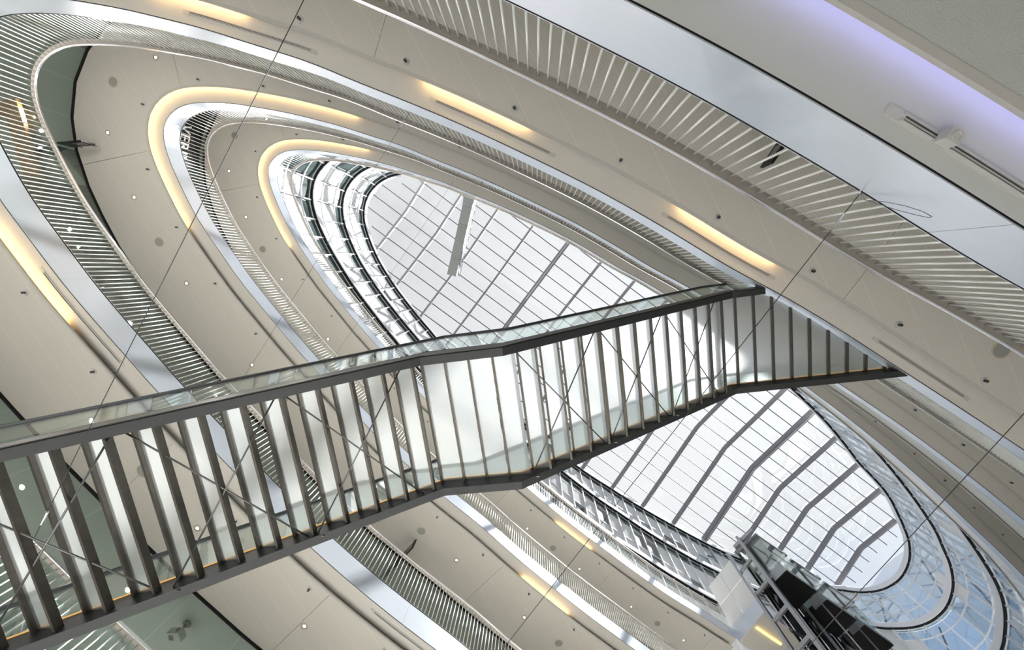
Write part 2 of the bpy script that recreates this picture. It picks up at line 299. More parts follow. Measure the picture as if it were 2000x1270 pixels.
# ------------------------------------------------------------------ rooms: glass partitions and back walls
for nm, hf, hs in [('ground', -CAM, 2.26), ('first', 2.87, 6.26), ('second', 6.87, 10.405), ('third', 11.015, 14.59), ('fourth', 15.2, 19.9)]:
    if nm != 'fourth':
        w = swept('wall_back', V, box_prof(ROUT, ROUT+.2, hf, hs+.1), 0, TOT, 'white_wall', None, .6, True)
        tag(w, {'ground': 'white back wall of the ground floor rooms', 'first': 'white back wall of the rooms on the lowest gallery', 'second': 'white back wall of the rooms behind the wooden bulkhead', 'third': 'white back wall of the rooms behind the black lettered glass'}[nm], 'wall', kind='structure')
    if nm in ('ground', 'fourth'): continue
    e = empty('glass_partition', (0, 0, hf+CAM))
    tag(e, {'first': 'green tinted glass office front on the lowest gallery, black head frame', 'second': 'green tinted faceted glass office front with black head frame beside the wooden bulkhead', 'third': 'glass office front with black lettered film, under the highest beige soffit'}[nm], 'partition')
    cuts = [x for x in np.arange(0, 33, 2.2)]+[x for x in np.arange(33.4, 35.9, 1.25)]+[35.9, 36.35, 36.62, 36.86, 37.08, 37.32, 37.6, 38.1, 38.75, 39.6]+[x for x in np.arange(40.6, TOT-.8, 1.25)]+[TOT]
    prev = V.at(np.array(cuts), np.full(len(cuts), 2.65))
    head = MB()
    for i in range(len(cuts)-1):
        a, b = prev[i], prev[i+1]; d = (b-a)/np.linalg.norm(b-a); n = np.array([-d[1], d[0]])*.006
        a2, b2 = a+d*.004, b-d*.004
        pn = MB(); pn.hexa([(*(a2-n), hf+CAM), (*(b2-n), hf+CAM), (*(b2+n), hf+CAM), (*(a2+n), hf+CAM)], [(*(a2-n), hs-.03+CAM), (*(b2-n), hs-.03+CAM), (*(b2+n), hs-.03+CAM), (*(a2+n), hs-.03+CAM)])
        p = pn.build('pane', 'partition_glass', e)
        head.beam((*a, hs+CAM-.02), (*b, hs+CAM-.02), .04, .05)
    p = head.build('head_frame', 'black', e)
    if nm == 'third':                                   # black film with white letters on the glass at the tip
        q = np.array([36.86, 37.0, 37.08, 37.16, 37.25, 37.34, 37.45]); pts = V.at(q, np.full(len(q), 2.615)); nn = np.array([V.nor(x) for x in q])*.006
        m = MB(); z0, z1 = 12.75+CAM, 14.36+CAM
        for i in range(len(q)-1): m.hexa([(*pts[i], z0), (*pts[i+1], z0), (*(pts[i+1]+nn[i+1]), z0), (*(pts[i]+nn[i]), z0)], [(*pts[i], z1), (*pts[i+1], z1), (*(pts[i+1]+nn[i+1]), z1), (*(pts[i]+nn[i]), z1)])
        p = m.build('black_film', 'sign_black', e)
        a, b = V.at(np.array([37.06]), np.array([2.56]))[0], V.at(np.array([37.36]), np.array([2.585]))[0]
        d = (b-a)/np.linalg.norm(b-a); fc = bpy.data.curves.new('lettering', 'FONT'); fc.body = 'VERIK'; fc.size = .56; fc.extrude = .002; fc.space_character = 1.02
        fo = bpy.data.objects.new('lettering', fc); COL.objects.link(fo); under(fo, e); fc.materials.append(MATS['sign_white'])
        x = Vector((d[0], d[1], 0)); z = Vector((0, 0, 1)); mtx = Matrix((x, z, x.cross(z))).transposed().to_4x4(); mtx.translation = (a[0], a[1], 13.42+CAM); fo.matrix_basis = mtx

# ------------------------------------------------------------------ railings
bal = MB(); bal.tube((0, 0, .49), (0, 0, 1.402), .0112, .0104, 8); BAL = bpy.data.meshes.new('baluster'); BAL.from_pydata(bal.v, [], bal.f); BAL.materials.append(MATS['bar_steel'])
for p in BAL.polygons: p.use_smooth = len(p.vertices) == 4
PITCH = .105
for nm, h in LEV:
    sa, sb = (0, TOT) if nm != 'fourth' else (S_CORNER+9.0-TOT, S_CORNER-.03)
    lp = V
    p0 = V.at(np.array([22.0]))[0]
    r = empty('railing', (p0[0], p0[1], h+.5+CAM))
    tag(r, {'first': 'steel bar railing on the broad fascia beside the violet cove', 'second': 'steel bar railing on the fascia that the glass stair meets', 'third': 'steel bar railing on the third silver fascia, before the black lettered glass', 'fourth': 'topmost steel bar railing, below the white glazed floors'}[nm], 'railing', 'gallery railings')
    hr = swept('handrail', lp, [(.0, h+1.402), (.092, h+1.402), (.092, h+1.425), (.08, h+1.44), (.012, h+1.44), (.0, h+1.425)], sa, sb, 'rail', r, .15, True)
    swept('edge_strip', lp, [(-.014, h+1.400), (-.002, h+1.396), (-.002, h+1.43), (-.014, h+1.43)], sa, sb, 'steel', hr, .12, True)
    q = np.arange(sa+.05, sb-.02, PITCH); xy = lp.at(q, np.full(len(q), .052)); d = np.hypot(xy[:, 0], xy[:, 1])
    if nm == 'first': vis = ((q > 14.5) & (q < 30)) | ((q > 46) & (q < 49.5))
    else: vis = ((q > 0) & (q < S_CORNER)) | (q < 0)
    idx = [i for i in np.argsort(d) if vis[i]][:300]; own = set(idx)
    for i in idx: inst('baluster', BAL, r, (xy[i][0], xy[i][1], h+CAM))
    m = MB()
    for i in range(len(q)):
        if i not in own: m.tube((xy[i][0], xy[i][1], h+.49+CAM), (xy[i][0], xy[i][1], h+1.402+CAM), .0112, .0104, 6, False)
    m.build('balusters_beyond', 'bar_steel', r, True)['kind'] = 'stuff'

# ------------------------------------------------------------------ the glass stair
TH = -.137; U = np.array([math.cos(TH), math.sin(TH)]); VV = np.array([-U[1], U[0]])
S1, S2, S3, HL, HT, ML = -1.5311, -.5179, 3.3016, 4.1516, 6.45, .5482; MU = (HT-HL)/(S3-S2)
def hb(s): return HL-(S1-s)*ML if s < S1 else HL if s < S2 else HL+MU*(s-S2) if s < S3 else HT
def sp(s, w, h): p = s*U+w*VV; return (p[0], p[1], h+CAM)
def s_end(w):                                            # where the stair meets the fascia
    for s in np.arange(3.0, 9.5, .01):
        p = np.array(sp(s, w, 0)[:2]); i = ((V.P-p)**2).sum(1).argmin()
        if (p-V.P[i])@V.N[i] > -.005: return s
    return 9
SB = S1-(HL+CAM-.02)/ML
st = empty('staircase', sp(SB, 1.84, -CAM))
tag(st, 'long straight stair with frosted glass treads between dark steel stringers', 'staircase')
W0, W1, W2, W3 = .872, .974, 2.614, 2.714
def stair_sweep(name, prof, mat, parent, w_end, s0=SB, s1=None):
    s1 = s_end(w_end) if s1 is None else s1
    ks = [s0]+[k for k in (S1, S2, S3) if s0 < k < s1]+[s1]; v = []; f = []; n = len(prof)
    for s in ks:
        for w, dh in prof: v.append(sp(s, w, hb(s)+dh))
    for k in range(len(ks)-1):
        for i in range(n): j = (i+1) % n; f.append((k*n+i, k*n+j, (k+1)*n+j, (k+1)*n+i))
    f.append(tuple(range(n-1, -1, -1))); f.append(tuple(range((len(ks)-1)*n, len(ks)*n)))
    return mk(name, v, f, mat, parent)
for w0, w1, we, o_ in ((W0, W1, W0, -1), (W2, W3, W3, 1)):
    sg = stair_sweep('stringer', [(w0, 0), (w1, 0), (w1, .24), (w0, .24)], 'stringer', st, we)
    x = w0 if o_ < 0 else w1
    stair_sweep('side_plate', [(x, .028), (x+o_*.016, .028), (x+o_*.016, .245), (x, .245)], 'stringer_side', sg, we)
    stair_sweep('shade_strip', [(x, .004), (x+o_*.004, .004), (x+o_*.004, .026), (x, .026)], 'black', sg, we)  # thin black strip drawn for the shade between flange and plate
TU = .165
def tread(s, h, width, bars=2):
    t = MB(); t.hexa([sp(s+.02, W1+.004, h), sp(s+width-.02, W1+.004, h), sp(s+width-.02, W2-.004, h), sp(s+.02, W2-.004, h)], [sp(s+.02, W1+.004, h+.03), sp(s+width-.02, W1+.004, h+.03), sp(s+width-.02, W2-.004, h+.03), sp(s+.02, W2-.004, h+.03)])
    to = t.build('tread', 'tread_glass', st)
    for x in ([s, s+width-.028] if bars == 2 else [s]):
        b = MB(); b.hexa([sp(x, W1, h-.035), sp(x+.028, W1, h-.035), sp(x+.028, W2, h-.035), sp(x, W2, h-.035)], [sp(x, W1, h+.03), sp(x+.028, W1, h+.03), sp(x+.028, W2, h+.03), sp(x, W2, h+.03)]); b.build('bar', 'tread_bar', to)
G = .2985
k = 0
while True:                                              # lower flight, downwards from the landing
    s = -1.89-k*.3036; h = hb(-1.80-k*.2765*1.0)+TU
    h = HL+TU-.150-k*.1665
    if h < -CAM+.16: break
    tread(s, h, .252); k += 1
for i in range(4): tread(-1.597+i*.303, HL+TU, .303+.004, 1)
for i in range(12): tread(-.385+i*.289, HL+TU+.10+i*.1725, .262)
i = 0
E0 = s_end(W1)
while True:                                              # upper landing, cut along the fascia
    s = 3.10+i*.311
    if s > s_end(W2)-.06: break
    pts = []
    for a in (s+.02, s+.313):
        w = W1+.004
        while w < W2-.01:
            p = np.array(sp(a, w, 0)[:2]); j = ((V.P-p)**2).sum(1).argmin()
            if (p-V.P[j])@V.N[j] < -.035: break
            w += .01
        pts.append(w)
    h = HT+TU
    t = MB(); B = lambda z: [sp(s+.02, pts[0], z), sp(s+.313, pts[1], z), sp(s+.313, W2-.004, z), sp(s+.02, W2-.004, z)]
    t.hexa(B(h), B(h+.03)); to = t.build('tread', 'tread_glass', st)
    b = MB(); B = lambda z: [sp(s-.008, max(W1, pts[0]-.02), z), sp(s+.020, pts[0]-.0, z), sp(s+.020, W2, z), sp(s-.008, W2, z)]; b.hexa(B(h-.035), B(h+.03)); b.build('bar', 'tread_bar', to)
    i += 1
# bracing rods under the treads
def rods(nodes_):
    for a, b in zip(nodes_[:-1], nodes_[1:]):
        for (p, q) in ((a+.03, b-.03), (b-.03, a+.03)):
            m = MB(); A = sp(p, W1-.02, hb(p)+.06); B = sp(q, W2+.02, hb(q)+.06); m.tube(A, B, .0085, n=8); ro = m.build('brace_rod', 'rod', st, True)
            m = MB(); m.beam(B, sp(q+.1 if q < p else q-.1, W2+.02, hb(q)+.06), .012, .05); m.build('clevis', 'rod', ro)
rods([-6.3, -5.15, -4.0, -2.87, -1.73]); rods([-.42, .72, 1.85, 2.95])
# glass balustrades with handrails
for w, ww in ((.846, W0), (2.742, W3)):
    e1 = s_end(w)-.02
    stair_sweep('handrail', [(w-.02, 1.16), (w, 1.15), (w+.02, 1.16), (w+.026, 1.18), (w+.02, 1.2), (w, 1.21), (w-.02, 1.2), (w-.026, 1.18)], 'dark_metal', st, w, SB, e1)
    cuts = list(np.arange(S1-1.5*6, S1+.01, 1.5))+[S2]+list(np.linspace(S2, S3, 4))[1:]+[e1]
    for a, b in zip(cuts[:-1], cuts[1:]):
        v = []
        for s in (a+.006, b-.006):
            for dw, dh in ((-.006, .25), (.006, .25), (.006, 1.16), (-.006, 1.16)): v.append(sp(s, w+dw, (hb(a+.001)+(hb(b-.001)-hb(a+.001))*(s-a)/(b-a))+dh))
        mk('balustrade_pane', v, [(0, 1, 5, 4), (1, 2, 6, 5), (2, 3, 7, 6), (3, 0, 4, 7), (3, 2, 1, 0), (4, 5, 6, 7)], 'clear_glass', st)
stair_sweep('light_strip', [(W2-.012, .226), (W2-.002, .226), (W2-.002, .238), (W2-.012, .238)], 'led', st, W2)

# ------------------------------------------------------------------ fixtures on the soffits
def disc_mesh(name, prof, mat, n=20):                    # lathe profile [(r, z)]
    v = [(r*math.cos(2*math.pi*i/n), r*math.sin(2*math.pi*i/n), z) for r, z in prof for i in range(n)]
    f = [(k*n+i, k*n+(i+1) % n, (k+1)*n+(i+1) % n, (k+1)*n+i) for k in range(len(prof)-1) for i in range(n)]
    me = bpy.data.meshes.new(name); me.from_pydata(v, [], f); me.materials.append(MATS[mat]); return me
RIM = disc_mesh('rim', [(.05, .004), (.062, -.010), (.084, -.010), (.088, .0)], 'trim'); CUP = disc_mesh('reflector', [(.064, -.0105), (.036, -.004)], 'copper')
LENS = disc_mesh('lens', [(.038, -.006), (.0001, -.009)], 'lamp_warm')
SPK = disc_mesh('grille', [(.13, -.006), (.0001, -.008)], 'speaker_mesh', 28); SPR = disc_mesh('rim', [(.152, .0), (.150, -.008), (.128, -.008)], 'speaker_rim', 28)
HEAD = disc_mesh('rosette', [(.058, 0), (.056, -.006), (.0001, -.007)], 'plastic', 18); BULB = disc_mesh('sprinkler_head', [(.018, -.006), (.02, -.03), (.012, -.05), (.026, -.055), (.0001, -.058)], 'dark_plastic', 10)
POWER = 34
DL = [36.31, 37.42, 38.68, 41.25, 44.25, 47.2, 50.1, 53.17, 56.17, 59.16, 62.16, 65.02]+[68.2+6.0*i for i in range(5)]  # the evenly spaced tail is out of view, added for illumination
def place(nm, h, s, off): p = V.at(np.array([s]), np.array([off]))[0]; return (p[0], p[1], h-.14+CAM)
def spot(loc, name, power, parent):
    ld = bpy.data.lights.new(name, 'AREA'); ld.shape = 'DISK'; ld.size = .10; ld.energy = power*LAMP; ld.color = (1, .945, .89); ld.spread = math.radians(150)
    lo = bpy.data.objects.new(name, ld); COL.objects.link(lo); under(lo, parent); lo.location = (loc[0], loc[1], loc[2]-.02)
def downlight(loc, label, group, power):
    e = empty('downlight', loc); tag(e, label, 'downlight', group)
    inst('rim', RIM, e, loc); inst('reflector', CUP, e, loc); inst('lens', LENS, e, loc); spot(loc, 'light', power, e)
for nm, h in LEV:
    where = {'first': 'plain lowest soffit, added out of view for its light', 'second': 'lowest perforated soffit', 'third': 'middle perforated soffit', 'fourth': 'highest perforated soffit'}[nm]  # downlights of the first level are unseen, added to light the ground floor
    for s in DL:
        if nm == 'fourth' and s > S_CORNER-1 and s < S_CORNER+9: continue
        off = {36.31: 1.3, 37.42: 1.58}.get(s, 1.43)
        downlight(place(nm, h, s, off), 'round recessed downlight glowing in the '+where, nm+' gallery downlights', POWER*{'first': .75, 'second': .95, 'third': 1.2, 'fourth': 1.2}[nm])
    if nm != 'first':
        for s in (36.93, 39.93, 45.6, 51.57, 57.63, 63.55, 17.42):
            if nm == 'fourth' and s == 17.42: continue
            loc = place(nm, h, s, 1.65 if s < 37 and s > 30 else 1.06 if s == 17.42 else 1.4); e = empty('ceiling_speaker', loc)
            tag(e, 'grey ceiling speaker with cream rim in the '+where, 'speaker', nm+' gallery speakers'); inst('grille', SPK, e, loc); inst('rim', SPR, e, loc)
        for s in [2.44, 4.18, 5.92, 7.67, 9.8, 11.64, 13.38, 15.4, 17.28, 19.02, 20.7, 22.51, 24.32, 26.2, 28.08, 29.9, 31.85, 33.73, 35.54, 36.93, 38.19, 39.86, 41.74, 43.6, 45.6, 47.6, 49.62, 51.64, 53.66, 55.68, 57.63, 59.65, 61.6, 63.55, 65.58]:
            loc = place(nm, h, s, .53 if s < 36 else .62); e = empty('sprinkler', loc)
            tag(e, 'small dark sprinkler head on a pale rosette in the '+where, 'sprinkler', nm+' gallery sprinklers'); inst('rosette', HEAD, e, loc); inst('sprinkler_head', BULB, e, loc)
        for s in list(np.arange(35.2, 66, 2.0))+list(np.arange(2, 34, 5.2)):  # the wider spaced run is out of view, added to light the floors
            downlight(place(nm, h, 37.35 if abs(s-37.2) < .1 else s, 3.85), 'room downlight behind green glass in the ceiling beyond the '+where, nm+' room downlights', POWER*(1.8 if s > 34 else 1.2))
# light tracks on the cove boards
TRK = {'second': [(29.62, 31.99), (25.3, 27.6), (21.05, 23.28), (17.07, 19.09), (41.46, 43.83), (50.87, 53.2), (12.9, 15.1)], 'first': [(20.9, 23.35)]}
for nm, h in LEV:
    for a, b in TRK.get(nm, []):
        p0 = V.at(np.array([a]), np.array([.19]))[0]; e = empty('light_track', (p0[0], p0[1], h+CAM)); of = .16 if nm == 'first' else .19
        tag(e, {20.9: 'long grey light track with a socket box on the violet lit cove', 17.07: 'slim recessed light track just past the stair landing', 21.05: 'slim light track by the lit cove stretch nearest the stair landing', 25.3: 'slim light track by the second lit cove stretch from the stair landing',
                29.62: 'slim light track by the third lit cove stretch from the stair landing', 41.46: 'slim light track between a lit cove and the fascia opposite the stair landing', 50.87: 'slim light track in the dark cove below the stair', 12.9: 'slim light track farthest beyond the stair landing'}[a], 'light track', None if nm == 'first' else 'light tracks on the cove boards')
        swept('backplate', V, box_prof(of-.032, of+.032, h-.006, h-.0005), a, b, 'trim' if nm != 'first' else 'plastic', e, .2, True)
        for dd in (-.010, .010): swept('slot', V, box_prof(of+dd-.0035, of+dd+.0035, h-.009, h-.0062), a+.12, b-.12, 'dark_plastic', e, .2, True)
        for dd in (-.020, .020): swept('rail_lip', V, box_prof(of+dd-.004, of+dd+.004, h-.016, h-.0062), a+.1, b-.1, 'plastic', e, .2, True)
        if nm == 'first':
            q = V.at(np.array([22.98]), np.array([of]))[0]; an = V.ang(22.98); m = MB(); m.box(-.042, .042, -.036, .036, h+CAM-.085, h+CAM-.016); bx = m.build('socket_box', 'plastic', e)
            bx.matrix_basis = Matrix.Translation((q[0], q[1], 0)) @ Matrix.Rotation(an, 4, 'Z')
            me = disc_mesh('socket_face', [(.026, -.001), (.024, -.003), (.022, .004), (.0001, .004)], 'plastic'); so_ = bpy.data.objects.new('socket_face', me); COL.objects.link(so_); so_.parent = bx; so_.location = (.0, .0, h+CAM-.0853)

# ------------------------------------------------------------------ white glazed floors above the galleries
LOOPS = {
 'lower': (20.0, shifted([(0, 1.43), (34, 1.5), (37, 1.5), (40, 1.4), (45, 1.5), (58, 1.95), (70, 2.0), (82, 1.7), (87, 1.43)])),
 'middle': (24.1, shifted([(0, 2.0), (36, 2.0), (45, 2.02), (60, 2.2), (71, 2.45), (80, 2.1), (83.7, 1.95), (84.6, 2.4), (85.1, 2.96), (85.5, 3.24), (86, 3.3), (86.3, 3.13), (86.8, 2.96), (87.7, 2.73), (88.7, 2.35), (90.6, 2.2)])),
 'upper': (27.7, shifted([(0, 1.97), (33, 2.1), (37, 2.33), (38, 2.2), (46, 2.2), (62, 2.6), (76, 2.55), (82.7, 2.23), (84.3, 2.7), (84.9, 3.53), (85.2, 3.97), (85.6, 4.21), (85.85, 4.22), (86.2, 3.98), (86.5, 3.64), (87.25, 3.3), (88.6, 2.73), (90.5, 2.41), (93.1, 1.97)]))}
BH = .38
TIP0, TIP1 = V.at(np.array([84.9]))[0], V.at(np.array([3.0]))[0]
for i, (nm, (h, lp)) in enumerate(LOOPS.items()):
    t = empty('trim_%d' % (5+i), (0, 0, h+CAM))
    tag(t, {'lower': 'white curved floor edge band, first above the beige galleries', 'middle': 'white curved floor edge band between two rows of glazing', 'upper': 'white curved band carrying the glass roof'}[nm], 'fascia', kind='structure')
    for a in np.arange(0, lp.L-.5, lp.L/18):
        swept('band_panel', lp, [(.0, h), (-.02, h+.05), (-.02, h+BH-.05), (.0, h+BH), (.05, h+BH), (.05, h)], a+.003, a+lp.L/18-.003, 'white_band', t, .3, True)
    swept('shade_strip', lp, box_prof(.0, .17, h-.06, h-.005), 0, lp.L, 'black', t, .3, True)  # black underside stands in for the shaded recess below the band
    s0, s1 = lp.near(TIP1), lp.near(TIP0)                 # floors stop at the glazed tip of the building
    f = swept('floor', lp, box_prof(.16, 6.2, h, h+.45), s0, s1, 'white_wall', None, .6, True)
    tag(f, {'lower': 'white floor slab of the first glazed storey', 'middle': 'white floor slab of the second glazed storey', 'upper': 'white roof slab round the skylight'}[nm], 'floor', kind='structure')
# outer wall of the glazed storeys
h0, lp = LOOPS['lower'][0], V
w = swept('wall_back', V, box_prof(ROUT+.8, ROUT+1.0, 14.8, 28.2), 3.0, 83.5, 'white_wall', None, .8, True)
tag(w, 'white outer wall behind the glazed storeys', 'wall', kind='structure')
def facade(nm, lp, h_lo, h_hi, rows, off, wpane, label, s_white):
    e = empty('curtain_wall', (0, 0, h_lo+CAM)); tag(e, label, 'curtain wall', 'curtain walls above the galleries')
    n = int(round(lp.L/wpane)); wp = lp.L/n; H = h_hi-h_lo; zs = [h_lo+H*r for r in rows]
    sA, sB = lp.near(V.at(np.array([78.3]))[0]), lp.near(V.at(np.array([84.9]))[0]); t0, t1 = lp.near(TIP0), lp.near(TIP1)
    pm = {}
    def pane(row, mat, d=.012):
        k = (row, mat)
        if k not in pm:
            m = MB(); m.box(-wp/2+.03, wp/2-.03, -d/2, d/2, 0, zs[row+1]-zs[row]-.03); me = bpy.data.meshes.new('pane'); me.from_pydata(m.v, [], m.f); me.materials.append(MATS[mat]); pm[k] = me
        return pm[k]
    mm = MB(); mm.box(-.028, .028, -.11, .03, 0, H); MU_ = bpy.data.meshes.new('mullion'); MU_.from_pydata(mm.v, [], mm.f); MU_.materials.append(MATS['white_band'])
    rg = random.Random(h_lo)
    for i in range(n):
        s = (i+.5)*wp
        if s1_skip[0] < V.near(lp.at(np.array([s]))[0]) < s1_skip[1]: continue
        p = lp.at(np.array([s]), np.array([off]))[0]; an = lp.ang(s); tip = s > t0 or s < t1
        wall = sA < s < sB
        for r in range(len(rows)-1):
            if wall: name, mat = 'wall_panel', 'white_wall'
            elif tip: name, mat = 'pane', ('facade_glass' if rg.random() > .12 else 'white_glass')
            elif r == len(rows)-2: name, mat = 'spandrel', 'teal_panel'
            elif s_white[0] < s < s_white[1]:
                x = rg.random(); name, mat = 'pane', ('white_glass' if x < .80 else 'mesh_screen' if x < .95 else 'facade_glass')
            else:
                x = rg.random(); name, mat = 'pane', ('white_glass' if x < .88 else 'facade_glass' if x < .95 else 'teal_panel')
            inst(name, pane(r, mat), e, (p[0], p[1], zs[r]+CAM+.015), an)
        q = lp.at(np.array([i*wp]), np.array([off]))[0]
        if not wall: inst('mullion', MU_, e, (q[0], q[1], h_lo+CAM), lp.ang(i*wp))
    for r in range(len(rows)):
        swept('transom', lp, box_prof(off-.04, off+.04, zs[r]-.025, zs[r]+.025), lp.near(V.at(np.array([30.0]))[0]), lp.near(V.at(np.array([30.0]))[0])+lp.L-lp.L*.27, 'white_band', e, .35, True)
    # steel diagonals behind the glass at the tip
    for i in range(0, n, 2):
        s = i*wp
        if not (s > t0 or s < t1): continue
        for a, b in ((s, s+wp*1.6), (s+wp*1.6, s)):
            A = lp.at(np.array([a]), np.array([off+.45]))[0]; B = lp.at(np.array([b]), np.array([off+.45]))[0]
            m = MB(); m.beam((*A, h_lo+CAM+.1), (*B, h_hi+CAM-.1), .10, .10); m.build('diagonal', 'dark_metal' if i % 4 else 'white_band', e)
            break
    return e
s1_skip = (4.5, 31.0)                                     # wholly hidden behind the galleries
ld, lm, lu = LOOPS['lower'][1], LOOPS['middle'][1], LOOPS['upper'][1]
facade('lower', ld, 15.25, 19.94, [0, .28, .56, .84, 1], .18, 1.05, 'white framed glazing below the lowest white band', (ld.near(V.at(np.array([55.]))[0]), ld.near(V.at(np.array([78.]))[0])))
facade('middle', lm, 20.38, 24.04, [0, .42, .80, 1], .18, 1.05, 'white framed glazing between the lowest and middle white bands', (lm.near(V.at(np.array([46.]))[0]), lm.near(V.at(np.array([78.]))[0])))
facade('upper', lu, 24.48, 27.64, [0, .42, .80, 1], .18, 1.05, 'white framed glazing just below the roof band', (lu.near(V.at(np.array([46.]))[0]), lu.near(V.at(np.array([78.]))[0])))

# ------------------------------------------------------------------ glass roof
AL = .6336; RA = np.array([math.cos(AL), math.sin(AL)]); RN = np.array([-math.sin(AL), math.cos(AL)]); R0 = np.array([16.2921, 15.1708]); RP, HR, M1, M2 = 3.0381, 30.0, .2212, .0579
def rz(t): return HR-(M1*t if t > 0 else -M2*t)
def rpt(j, t, dz=0): p = R0+j*RP*RA+t*RN; return (p[0], p[1], rz(t)+dz+CAM)
poly = lu.P
def inside(p, grow):
    i = ((poly-p)**2).sum(1).argmin(); return (p-poly[i])@lu.N[i] < grow
rf = empty('roof', (R0[0], R0[1], HR+CAM)); tag(rf, 'shallow glass roof on grey beams over the whole atrium', 'roof', kind='structure')
span = {}
for j in range(-14, 9):
    ts = [t for t in np.arange(-16, 16.01, .1) if inside(R0+j*RP*RA+t*RN, .9)]
    if not ts: continue
    span[j] = (min(ts), max(ts)); w = .34 if (j-1) % 8 == 0 else .17
    a, b = span[j]
    m = MB(); c = 0 if a < 0 < b else (a+b)/2
    if a < 0: m.beam(rpt(j, a, -.20), rpt(j, min(0, b), -.20), w, .34)
    if b > 0: m.beam(rpt(j, max(0, a), -.20), rpt(j, b, -.20), w, .34)
    m.build('beam', 'roof_steel', rf)
    if w > .3:
        m = MB(); m.beam(rpt(j, a, -.40), rpt(j, min(0, b), -.40), .10, .06); m.beam(rpt(j, max(0, a), -.40), rpt(j, b, -.40), .10, .06); m.build('beam_flange', 'grey_metal', rf)
PG = 1.06; pms = {}
js = sorted(span)
for i in range(-15, 15):
    t = (i+.5)*PG; segs = [j for j in js if span[j][0]-.6 < t < span[j][1]+.6]
    if segs:
        m = MB(); m.beam(rpt(segs[0]-.5, t, -.02), rpt(segs[-1]+.5, t, -.02), .065, .07); m.build('purlin', 'purlin', rf)
    ta, tb = (i+.5)*PG, (i+1.5)*PG
    for j in js:
        mid = R0+(j+.5)*RP*RA+(ta+tb)/2*RN
        if not inside(mid, 2.4): continue
        k = 'r' if ta*tb < 0 else 'p' if ta > 0 else 'n'
        if k not in pms:
            m = MB(); ends = [ta, 0, tb] if k == 'r' else [ta, tb]; zc = rz((ta+tb)/2)
            for p_, q_ in zip(ends[:-1], ends[1:]):
                f_ = lambda x, t_, dz: (*(x*RA+(t_-(ta+tb)/2)*RN), rz(t_)-zc+dz)
                m.hexa([f_(-RP/2+.03, p_, .03), f_(RP/2-.03, p_, .03), f_(RP/2-.03, q_, .03), f_(-RP/2+.03, q_, .03)], [f_(-RP/2+.03, p_, .05), f_(RP/2-.03, p_, .05), f_(RP/2-.03, q_, .05), f_(-RP/2+.03, q_, .05)])
            me = bpy.data.meshes.new('pane'); me.from_pydata(m.v, [], m.f); me.materials.append(MATS['roof_glass']); pms[k] = me
        inst('pane', pms[k], rf, (mid[0], mid[1], rz((ta+tb)/2)+CAM))
# ------------------------------------------------------------------ grey box hanging under the roof
d0, d1 = np.array([-4.15, -3.62]), np.array([-5.20, .45]); dd = (d1-d0)/np.linalg.norm(d1-d0); dn = np.array([-dd[1], dd[0]])
dz = 22.0+CAM; e = empty('suspended_duct', (d0[0], d0[1], dz)); tag(e, 'grey panelled box reaching out under the glass roof with a white lattice side', 'duct')
ext = d0-dd*2.6; L_ = np.linalg.norm(d1-d0); k = 4
for i in range(-1, k):
    a = d0+dd*(L_*i/k+.006); b = d0+dd*(L_*(i+1)/k-.006); m = MB(); w = .29
    wa = w*(1+.7*max(0, -i)/2); wb = w*(1+.7*max(0, -i-1)/2)
    m.hexa([(*(a-dn*wa), dz), (*(b-dn*wb), dz), (*(b+dn*wb), dz), (*(a+dn*wa), dz)], [(*(a-dn*wa), dz+.7), (*(b-dn*wb), dz+.7), (*(b+dn*wb), dz+.7), (*(a+dn*wa), dz+.7)]); m.build('panel', 'duct', e)
m = MB()
for i in range(9):
    a = d0+dd*(L_*i/8)-dn*.36; b = d0+dd*(L_*min(8, i+1)/8)-dn*.36
    m.tube((*a, dz+.05), (*a, dz+.75), .018, n=6)
    if i < 8: m.tube((*a, dz+.05), (*b, dz+.75), .014, n=6)
for z in (.05, .75): m.tube((*(d0-dn*.36), dz+z), (*(d1-dn*.36), dz+z), .02, n=6)
m.build('lattice', 'white_band', e)

# ------------------------------------------------------------------ lift lobby and lifts
LU = np.array([.82, .572]); LU /= np.linalg.norm(LU); LN = np.array([LU[1], -LU[0]])      # along the row; towards the void
c0 = np.array([9.46, 16.92]); c1 = np.array([10.39, 15.25]); c2 = c1+LU*7.6; c3 = c0+LU*8.2+np.array([.3, .9])
h = 14.73
e = empty('lift_lobby', (c0[0], c0[1], h+CAM)); tag(e, 'lift lobby platform with grey metal edge beside the black lifts', 'platform')
m = MB(); m.hexa([(*c0, h-.14+CAM), (*c1, h-.14+CAM), (*c2, h-.14+CAM), (*c3, h-.14+CAM)], [(*c0, h+.46+CAM), (*c1, h+.46+CAM), (*c2, h+.46+CAM), (*c3, h+.46+CAM)]); m.build('slab', 'cove', e)
for a, b in ((c0, c1), (c1, c2)):
    dd = (b-a)/np.linalg.norm(b-a); n = np.array([dd[1], -dd[0]]); n = n if n@(np.array([5, 6])-a) > 0 else -n; m = MB(); p, q_ = a+n*.004, b+n*.004
    m.hexa([(*p, h-.14+CAM), (*q_, h-.14+CAM), (*(q_+n*.014), h-.14+CAM), (*(p+n*.014), h-.14+CAM)], [(*p, h+.5+CAM), (*q_, h+.5+CAM), (*(q_+n*.014), h+.5+CAM), (*(p+n*.014), h+.5+CAM)]); m.build('edge_plate', 'fascia', e)
dd = (c1-c0)/np.linalg.norm(c1-c0); LW = np.linalg.norm(c1-c0)
